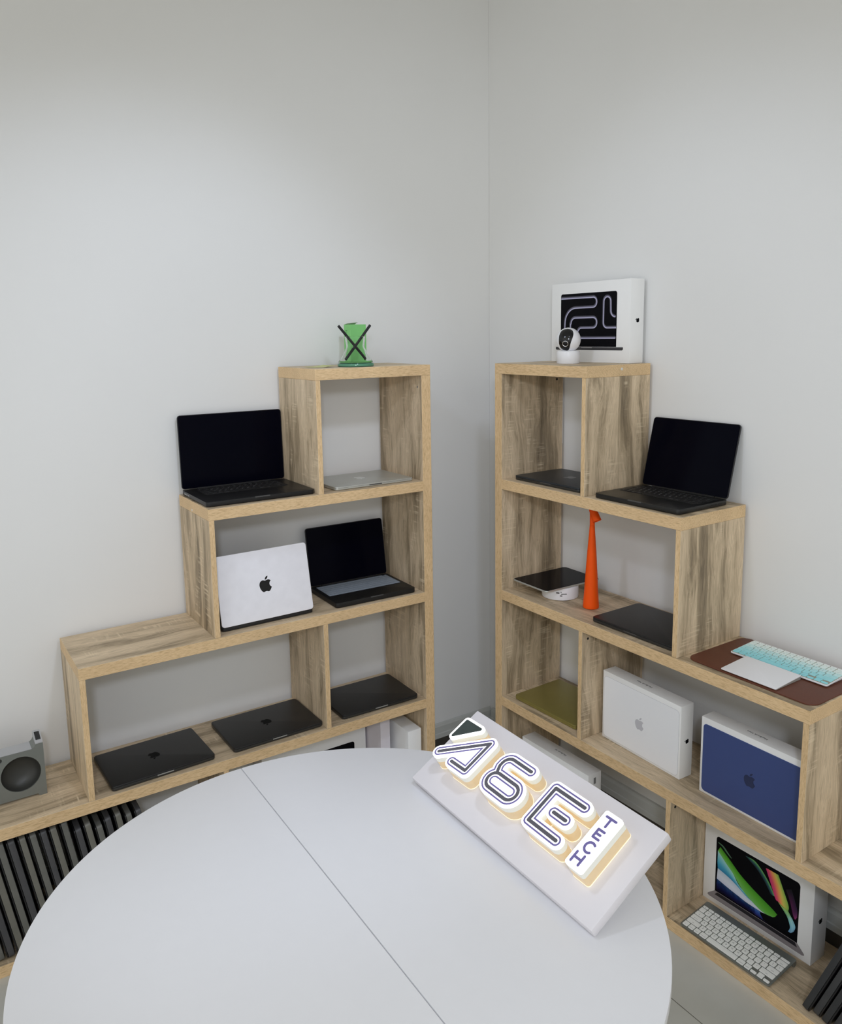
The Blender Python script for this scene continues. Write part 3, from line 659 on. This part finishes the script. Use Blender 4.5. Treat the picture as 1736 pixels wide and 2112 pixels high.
t.location = P('L', 0.345, 0.135, ZL[4]+EPS); tag(t, 'small yellow-green paper leaflet lying on top of the left shelf unit', 'paper')

# ------------------------------------------------------------------ grey metal dock at the far left
t = thing('metal_stand', 'grey metal desk stand with a large round dark recess, at the left end', 'stand', P('L', 1.390, 0.1195, ZL[1]+EPS))
XR2 = 0.110; XL2 = -0.110     # right end at u=1.280
prof = [(XL2, 0), (XL2, 0.142), (XL2+0.0, 0.158), (XL2+0.020, 0.158), (XL2+0.023, 0.151), (XL2+0.029, 0.146), (XR2-0.029, 0.146), (XR2-0.023, 0.151), (XR2-0.020, 0.158), (XR2, 0.158), (XR2, 0), (XR2-0.020, 0), (XR2-0.024, 0.007), (XL2+0.024, 0.007), (XL2+0.020, 0)]
circ = lambda r, cx, cz, n=48: [(cx+r*math.cos(2*PI*i/n), cz+r*math.sin(2*PI*i/n)) for i in range(n)]
CXR = 0.047; CZR = 0.0795
me = fill_mesh('body', [prof, circ(0.052, CXR, CZR), circ(0.0065, -0.004, 0.1345, 20)], 0.055); me.materials.append(GREYM)
Mf = Matrix(((1, 0, 0, 0), (0, 0, 1, 0), (0, 1, 0, 0), (0, 0, 0, 1)))
link('body', me, None, t, Mf)
bowl = [(0.0521, 0.000), (0.052, 0.004), (0.0505, 0.012), (0.045, 0.022), (0.035, 0.030), (0.020, 0.035), (0.0005, 0.0365)]
bb = bmesh.new(); vs = [[bb.verts.new((CXR+r*math.cos(2*PI*i/48), d, CZR+r*math.sin(2*PI*i/48))) for i in range(48)] for r, d in bowl]
for a, b in zip(vs, vs[1:]):
    for i in range(48): bb.faces.new((a[i], a[(i+1) % 48], b[(i+1) % 48], b[i]))
bb.faces.new(vs[-1]); obj('round_recess', bb, RECESS, t, smooth=True)
obj('hole_plug', lathe([(0.0066, 0.004), (0.0066, 0.02)], 20), RECESS, t, T(-0.004, 0, 0.1345) @ Matrix.Rotation(-PI/2, 4, 'X'))
for x in (XL2, XR2-0.020):
    # sloping top cap rising to the back
    cp = loft([[(x+a, 0.0, 0.1582), (x+a, 0.055, 0.1582), (x+a, 0.055, 0.176), (x+a, 0.050, 0.177), (x+a, 0.0, 0.161)] for a in (0, 0.020)])
    cap = obj('post_cap', cp, GREYL, t)
    sl = math.atan2(0.016, 0.050)
    obj('black_pad', slab(0.0135, 0.034, 0.001, 0, 0.0006, 0.0001, 0.0002), BLACKP, cap, T(x+0.010, 0.028, 0.1702) @ Matrix.Rotation(sl, 4, 'X'))
obj('top_edge', box_bm(XL2+0.030, XR2-0.030, 0.001, 0.054, 0.1461, 0.1464), GREYL, t)

# ------------------------------------------------------------------ camera, cable
t = thing('security_camera', 'white ball security camera with a black lens window, on top of the right shelf unit', 'camera', P('R', 0.222, 0.130, ZL[4]+EPS), math.radians(-33))
obj('base', lathe([(0.0365, 0), (0.0372, 0.001), (0.0372, 0.037), (0.0355, 0.0405), (0.029, 0.042)], 40), WHITEP, t, smooth=True)
RB = 0.0400; CZ = 0.0765
sph = lathe([(max(0.0003, RB*math.sin(PI*k/24)), CZ-RB*math.cos(PI*k/24)) for k in range(25)], 48)
ball = obj('ball', sph, WHITEP, t, smooth=True)
# window: patch of the sphere, outline in (azimuth, elevation) seen from the front, facing -y
aim = math.radians(-21)
def on_ball(a, b, r): return (r*math.cos(b)*math.sin(a+aim), -r*math.cos(b)*math.cos(a+aim), CZ+r*math.sin(b))
bm = bmesh.new(); NV, NU = 24, 12; grid = []
for j in range(NV+1):
    s = -1+2*j/NV; el = math.radians(2+60*s); wd = math.radians(37)*math.sqrt(max(0.0, 1-abs(s)**2.6))
    right = wd*(0.72+0.28*math.tanh(2.2*s)+0.0); left = -wd*1.05
    k = 1/max(math.cos(el), 0.45)
    grid.append([bm.verts.new(on_ball((left+(right-left)*i/NU)*k, el, RB+0.0006)) for i in range(NU+1)])
for a, b in zip(grid, grid[1:]):
    for i in range(NU): bm.faces.new((a[i], a[i+1], b[i+1], b[i]))
bmesh.ops.remove_doubles(bm, verts=bm.verts[:], dist=1e-6)
obj('lens_window', bm, BLACKP, t, smooth=True)
def disc_on_ball(az, el, prof, m, nm):
    p = Vector(on_ball(az, el, RB)); d = (p-Vector((0, 0, CZ))).normalized(); q = d.to_track_quat('Z', 'Y').to_matrix().to_4x4()
    obj(nm, lathe(prof, 28), m, t, T(*p) @ q, smooth=True)
lensaz, lensel = math.radians(-4), math.radians(-17)
disc_on_ball(lensaz, lensel, [(0.0098, -0.002), (0.0098, 0.0016), (0.0090, 0.0021), (0.0080, 0.0016), (0.0080, -0.001)], STEEL, 'lens_ring')
disc_on_ball(lensaz, lensel, [(0.0078, -0.001), (0.0078, 0.0012), (0.003, 0.0022), (0.0003, 0.0024)], LOGOB, 'lens')
cab = obj('camera_cable', tube([P('R', 0.186, 0.155, ZL[4]+0.004), P('R', 0.17, 0.19, ZL[4]+0.004), P('R', 0.13, 0.235, ZL[4]+0.007), P('R', 0.085, 0.262, ZL[4]+0.009), P('R', 0.05, 0.280, ZL[4]+0.006), P('R', 0.034, 0.2925, ZL[4]+0.001), P('R', 0.030, 0.2925, ZL[4]-0.04), P('R', 0.030, 0.2925, ZL[4]-0.3)], 0.0014, 6), WHITEP, smooth=True)
tag(cab, 'thin white cable running behind the ball camera on top of the right shelf unit', 'cable')

# ------------------------------------------------------------------ hub, tablet, lamp
t = thing('round_hub', 'round white hub with small black ports, under the black tablet', 'hub', P('R', 0.203, 0.124, ZL[2]+EPS), math.radians(-42))
obj('body', lathe([(0.060, 0), (0.0622, 0.0015), (0.0625, 0.004), (0.0625, 0.039), (0.061, 0.0425), (0.057, 0.0435)], 56), WHITEP, t, smooth=True)
for (a, z, w_, h_) in ((-8, 0.0275, 0.011, 0.0035), (2, 0.030, 0.003, 0.0025), (11, 0.0235, 0.019, 0.0022), (2, 0.0175, 0.008, 0.003)):
    obj('port', box_bm(-w_/2, w_/2, -0.0006, 0.001, -h_/2, h_/2), BLACKP, t, Matrix.Rotation(math.radians(a), 4, 'Z') @ T(0, -0.0625, z))
t = thing('tablet', 'black tablet lying flat on the round white hub', 'tablet', P('R', 0.172, 0.134, ZL[2]+0.0442+EPS), RZ('R')+math.radians(-1.0))
obj('case', slab(0.1785, 0.2476, 0.012, 0, 0.0056, 0.0012, 0.0008), SILVER, t, smooth=True)
obj('screen', slab(0.1755, 0.2446, 0.011, 0.0056, 0.0063, 0.0002, 0.0003), GLASSB, t)
t = thing('desk_lamp', 'tall slender orange cone lamp with a tilted beak-like head', 'lamp', P('R', 0.356, 0.117, ZL[2]+EPS), RZ('R'))
obj('cone_body', lathe([(0.0235, 0), (0.0258, 0.0015), (0.0262, 0.005), (0.0256, 0.014), (0.0225, 0.06), (0.0195, 0.117), (0.0150, 0.187), (0.0105, 0.245), (0.0083, 0.278)], 40), ORANGE, t, smooth=True)
obj('neck', lathe([(0.0081, 0.2785), (0.0082, 0.300), (0.0088, 0.318), (0.0080, 0.3285), (0.004, 0.331)], 32), ORANGE, t, smooth=True)
ax = Vector((0.52, 0.0, -0.855)).normalized(); mouth = Vector((0.0215, 0, 0.2965)); q = ax.to_track_quat('Z', 'Y').to_matrix().to_4x4()
hd = obj('head', lathe([(0.0085, -0.048), (0.0110, -0.046), (0.0122, -0.040), (0.0143, 0.0), (0.0132, 0.0), (0.010, -0.03), (0.0005, -0.032)], 36), ORANGE, t, T(*mouth) @ q, smooth=True)

# ------------------------------------------------------------------ mat, keyboard, trackpad
t = obj('desk_mat', slab(0.372, 0.262, 0.030, 0, 0.0035, 0.0008, 0.0012, 10), LEATHER, None, T(*P('R', 0.9975, 0.152, ZL[2]+EPS)) @ Matrix.Rotation(RZ('R')-0.005, 4, 'Z'), smooth=True)
tag(t, 'brown leather desk mat with rounded corners on the third step of the right shelf unit', 'mat')
zm = ZL[2]+0.0035+2*EPS
def keyboard(label, u, v, z, rot, W, D, plate, plate_m, keymats, legend, tube_back, off=0.0):
    t = thing('keyboard', label, 'keyboard', P('R', u, v, z), RZ('R')+math.radians(rot))
    tilt = math.radians(plate)
    R = T(0, -D/2, 0.0022) @ Matrix.Rotation(tilt, 4, 'X') @ T(0, D/2, 0)
    obj('plate', slab(W, D, 0.006, 0, 0.0035, 0.0008, 0.0006), plate_m, t, R, smooth=True)
    if tube_back: obj('battery_tube', tube([(-W/2+0.001, 0, 0), (W/2-0.001, 0, 0)], 0.0082, 20), plate_m, t, T(0, D/2-0.0095, 0.0085), smooth=True)
    else:
        bk = D*math.sin(tilt)
        obj('wedge', loft([[(x, -D/2+0.012, 0.0004), (x, D/2-0.006, 0.0004), (x, D/2-0.006, bk+0.0012), (x, -D/2+0.012, 0.0024)] for x in (-W/2+0.004, W/2-0.004)]), plate_m, t)
    obj('key_gap_sheet', slab(0.2745, 0.108, 0.003, 0.0034, 0.0038, 0.0001, 0.0001), KSHADE if not tube_back else plate_m, t, R @ T(0, off, 0))
    add_keys(t, R @ T(0, off, 0.0035), keymats, legend, pitch=0.0189, gap=0.0028 if tube_back else 0.0024)
    return t
KSHADE = mat('tan_key_gap_shade', (0.36, 0.35, 0.28), 0.6)  # tan sheet added under the keys, colouring in the shade of the gaps
TEAL = [flat('key_white', (222, 230, 226)), flat('key_white_mint', (214, 228, 224)), flat('key_pale_mint', (190, 222, 222)), flat('key_mint', (166, 216, 220)), flat('key_aqua', (150, 212, 218)), flat('key_teal', (140, 208, 216))]
keyboard('mint and white keyboard lying on the brown leather mat', 1.0055, 0.2005, zm, 0.5, 0.279, 0.115, 3.0, WHITEP, TEAL, flat('legend_teal', (110, 150, 160)), False, 0.0)
KW = flat('key_ivory_white', (232, 232, 226))
keyboard('grey metal keyboard with white keys on the bottom right shelf', 0.9785, 0.069, ZL[0]+EPS, 0.6, 0.282, 0.130, 6.0, mat('keyboard_aluminium', (0.23, 0.24, 0.22), 0.4, 0.4), KW, LEGG, True, -0.0085)
t = thing('trackpad', 'flat white trackpad lying on the brown leather mat in front of the mint keyboard', 'trackpad', P('R', 1.001, 0.0815, zm), RZ('R')+math.radians(0.3))
Rt = T(0, -0.057, 0.0028) @ Matrix.Rotation(math.radians(3.4), 4, 'X') @ T(0, 0.057, 0)
obj('surface', slab(0.160, 0.1145, 0.004, 0.0, 0.0022, 0.0004, 0.0006), WHITEP, t, Rt, smooth=True)
obj('wedge_body', loft([[(x, -0.053, 0.0003), (x, 0.056, 0.0003), (x, 0.056, 0.0090), (x, -0.053, 0.0026)] for x in (-0.0785, 0.0785)]), SILVER, t)

# ------------------------------------------------------------------ table
TC = Vector((-0.9487, -1.1406, 0)); TR = 0.5495; TZ = 0.740
t = thing('round_table', 'round white table with a straight seam across its top', 'table', TC)
ang0 = math.radians(90+0.69)
for s in (0, 1):
    n = 96; off = -0.0033; g = 0.0007 if s == 0 else -0.0007
    pts = []
    # half disc: seam runs along local y (slightly turned)
    a0 = -90 if s == 0 else 90
    for i in range(n+1):
        a = math.radians(a0+180*i/n); pts.append((TR*math.cos(a), TR*math.sin(a)))
    def ring(ins, z):
        k = (TR-ins)/TR; return [((x*k if abs(x) > 1e-6 else 0)+g+off+(ins*0.3*(1 if s == 0 else -1)), y*k, z) for x, y in pts]
    hb = loft([ring(0.006, TZ-0.024), ring(0.0015, TZ-0.021), ring(0.0, TZ-0.017), ring(0.0, TZ-0.003), ring(0.0008, TZ-0.0008), ring(0.0028, TZ)])
    obj('tabletop_half', hb, TABLE, t, Matrix.Rotation(math.radians(-0.69), 4, 'Z'), smooth=True)
obj('apron', lathe([(0.40, TZ-0.09), (0.42, TZ-0.09), (0.42, TZ-0.0243), (0.40, TZ-0.0243)], 48), SEAMD, t)
for a in (45, 135, 225, 315):
    x, y = 0.37*math.cos(math.radians(a)), 0.37*math.sin(math.radians(a))
    obj('leg', loft([[(x+px*r, y+py*r, z) for px, py in ((-1, -1), (1, -1), (1, 1), (-1, 1))] for r, z in ((0.018, 0), (0.026, TZ-0.0243))]), TABLE, t)

# ------------------------------------------------------------------ light-up sign
e = Vector((-0.0146, -0.9999, 0)).normalized(); th = math.radians(31)
n0 = Vector((-e.y, e.x, 0)); up = n0*math.cos(th)+Vector((0, 0, 1))*math.sin(th); nn = e.cross(up)
A0 = Vector((-0.6539, -0.8797, 0.7577))
MS = Matrix(((e.x, up.x, nn.x, A0.x), (e.y, up.y, nn.y, A0.y), (e.z, up.z, nn.z, A0.z), (0, 0, 0, 1)))
sg = thing('light_sign', 'tilted white board with glowing raised letters standing on the round table', 'sign', M=MS)
obj('board', box_bm(0, 0.567, 0, 0.214, -0.020, 0.0, 0.0035, 2), SIGNB, sg, smooth=True)
# prop behind the upper edge
hz = (0.7577-TZ-0.02*math.cos(th))
def w2s(x, y, z): return MS.inverted() @ (MS @ Vector((x, 0, 0)) + 0*nn)
pl = []
for y in (0.150, 0.160):
    top = MS @ Vector((0.0, y, -0.0202)); bot_ = Vector((top.x, top.y, TZ+0.0005)); pl.append((MS.inverted() @ top, MS.inverted() @ bot_))
rg = [[(x, pl[0][0].y, pl[0][0].z), (x, pl[1][0].y, pl[1][0].z), (x, pl[1][1].y, pl[1][1].z), (x, pl[0][1].y, pl[0][1].z)] for x in (0.16, 0.34)]
obj('prop', loft(rg), SIGNB, sg)
R1, R2, R3, R4 = 3.7, 7.0, 10.6, 15.0
pathA = [[(57.5, 70.6+1), (156, 150), (155, 72.5), (107, 71)]]
fillA = [(96, 82), (150, 138), (150, 80), (96, 78)]
path8 = [[(290, 150), (236, 150)]+arc(236, 131, 19, 90, 180, 8)[1:]+[(217, 124), (222, 113)],
         [(284, 110)]+arc(284, 92.5, 17.5, 90, -90, 12)+[(232, 75)]+arc(232, 92.5, 17.5, 270, 90, 12)+[(284, 110)]]
pathE = [[(440, 151), (361.5, 151), (361.5, 72), (438, 71.5)], [(394, 111), (426, 111)]]
tri = [(54, 119), (55, 163), (104, 164)]
HB, HM, HT = 0.007, 0.030, 0.048; FT = 0.0055
def sm(me, m, nm, zoff): me.materials.append(m); return link(nm, me, None, sg, T(0, 0, zoff))
def letter(paths, x0, x1, y0, y1, fill=None):
    D = dist(paths); st = 0.8
    def body(X, Y):
        F = D(X, Y)-R4
        if fill is not None: F = np.where(inpoly(fill)(X, Y), -5.0, F)
        return F
    ob = contour(body, x0, x1, y0, y1, st); sc = lambda ls: [[(a/1000, b/1000) for a, b in l] for l in ls]
    obr = contour(lambda X, Y: body(X, Y)-0.8, x0, x1, y0, y1, st)
    sm(fill_mesh('letter_side', sc(ob), HM-HB-0.0015), SIDEW, 'letter_side', HB+0.0015)
    sm(fill_mesh('lit_rim', sc(obr), 0.0014), RIMW, 'lit_rim', HB)
    sm(fill_mesh('letter_lip', sc(ob), HT-HM-FT), LIPW, 'letter_lip', HM)
    sm(fill_mesh('letter_face', sc(ob), FT), FACEW, 'letter_face', HT-FT)
    core = contour(lambda X, Y: D(X, Y)-R1, x0, x1, y0, y1, st)
    lineo = contour(lambda X, Y: np.abs(D(X, Y)-(R2+R3)/2+0.2)-(R3-R2)/2+0.1, x0, x1, y0, y1, st*0.75)
    sm(fill_mesh('letter_core', sc(core), 0.0006), INK, 'letter_core', HT)
    sm(fill_mesh('letter_outline', sc(lineo), 0.0006), INKP, 'letter_outline', HT)
    for p in paths:                     # standoffs carrying the letter on the board
        q = p[len(p)//2]; obj('standoff', lathe([(0.004, 0.0002), (0.004, HB)], 12), STEEL, sg, T(q[0]/1000, q[1]/1000, 0))
letter(pathA, 30, 185, 45, 178, fillA)
letter(path8, 190, 318, 50, 175, [(232, 110), (284, 110), (298, 92), (284, 75), (232, 75), (217, 92)])
letter(pathE, 335, 468, 45, 178)
def solid_poly(poly, r):
    D = dist([poly+[poly[0]]]); ip = inpoly(poly)
    return lambda X, Y: np.where(ip(X, Y), -D(X, Y), D(X, Y))-r
sc = lambda ls: [[(a/1000, b/1000) for a, b in l] for l in ls]
to = contour(solid_poly(tri, 9.5), 30, 130, 95, 185, 0.8); tiq = contour(solid_poly(tri, 3.6), 30, 130, 95, 185, 0.8)
sm(fill_mesh('triangle_side', sc(to), HM-HB), SIDEW, 'letter_side', HB); sm(fill_mesh('triangle_lip', sc(to), HT-HM-FT), LIPW, 'letter_lip', HM)
sm(fill_mesh('triangle_face', sc(to), FT), FACEW, 'letter_face', HT-FT); sm(fill_mesh('triangle_core', sc(tiq), 0.0006), INKT, 'triangle_core', HT)
obj('standoff', lathe([(0.004, 0.0002), (0.004, HB)], 12), STEEL, sg, T(0.066, 0.152, 0))
# TECH plaque
pq = [rr(0.0415, 0.1195, 0.0055, 6, 0.4985, 0.1115)]; pqr = [rr(0.0431, 0.1211, 0.0063, 6, 0.4985, 0.1115)]
sm(fill_mesh('plaque_side', pq, HM-HB-0.0015), SIDEW, 'letter_side', HB+0.0015); sm(fill_mesh('plaque_rim', pqr, 0.0014), RIMW, 'lit_rim', HB)
sm(fill_mesh('plaque_lip', pq, HT-HM-FT), LIPW, 'letter_lip', HM); sm(fill_mesh('plaque_face', pq, FT), FACEW, 'letter_face', HT-FT)
obj('standoff', lathe([(0.004, 0.0002), (0.004, HB)], 12), STEEL, sg, T(0.4985, 0.1115, 0))
tech = [([[(487, 161.2), (509.5, 161.2)], [(498, 161), (498, 143.5)]], (484, 513, 138, 166)),
        ([[(504.5, 134), (490.5, 134), (490.5, 117), (504.5, 117)], [(490.5, 125.5), (501.5, 125.5)]], (484, 510, 112, 139)),
        ([arc(500.5, 97.5, 10, 52, 308, 20)], (484, 513, 83, 112)),
        ([[(486.5, 80), (486.5, 61)], [(504.5, 80), (504.5, 61)], [(486.5, 70.5), (504.5, 70.5)]], (481, 510, 56, 85))]
for pth, bx in tech:
    D = dist(pth); lps = contour(lambda X, Y: D(X, Y)-2.5, *bx, 0.5)
    sm(fill_mesh('plaque_letter', sc(lps), 0.0006), INKP, 'plaque_letter', HT)
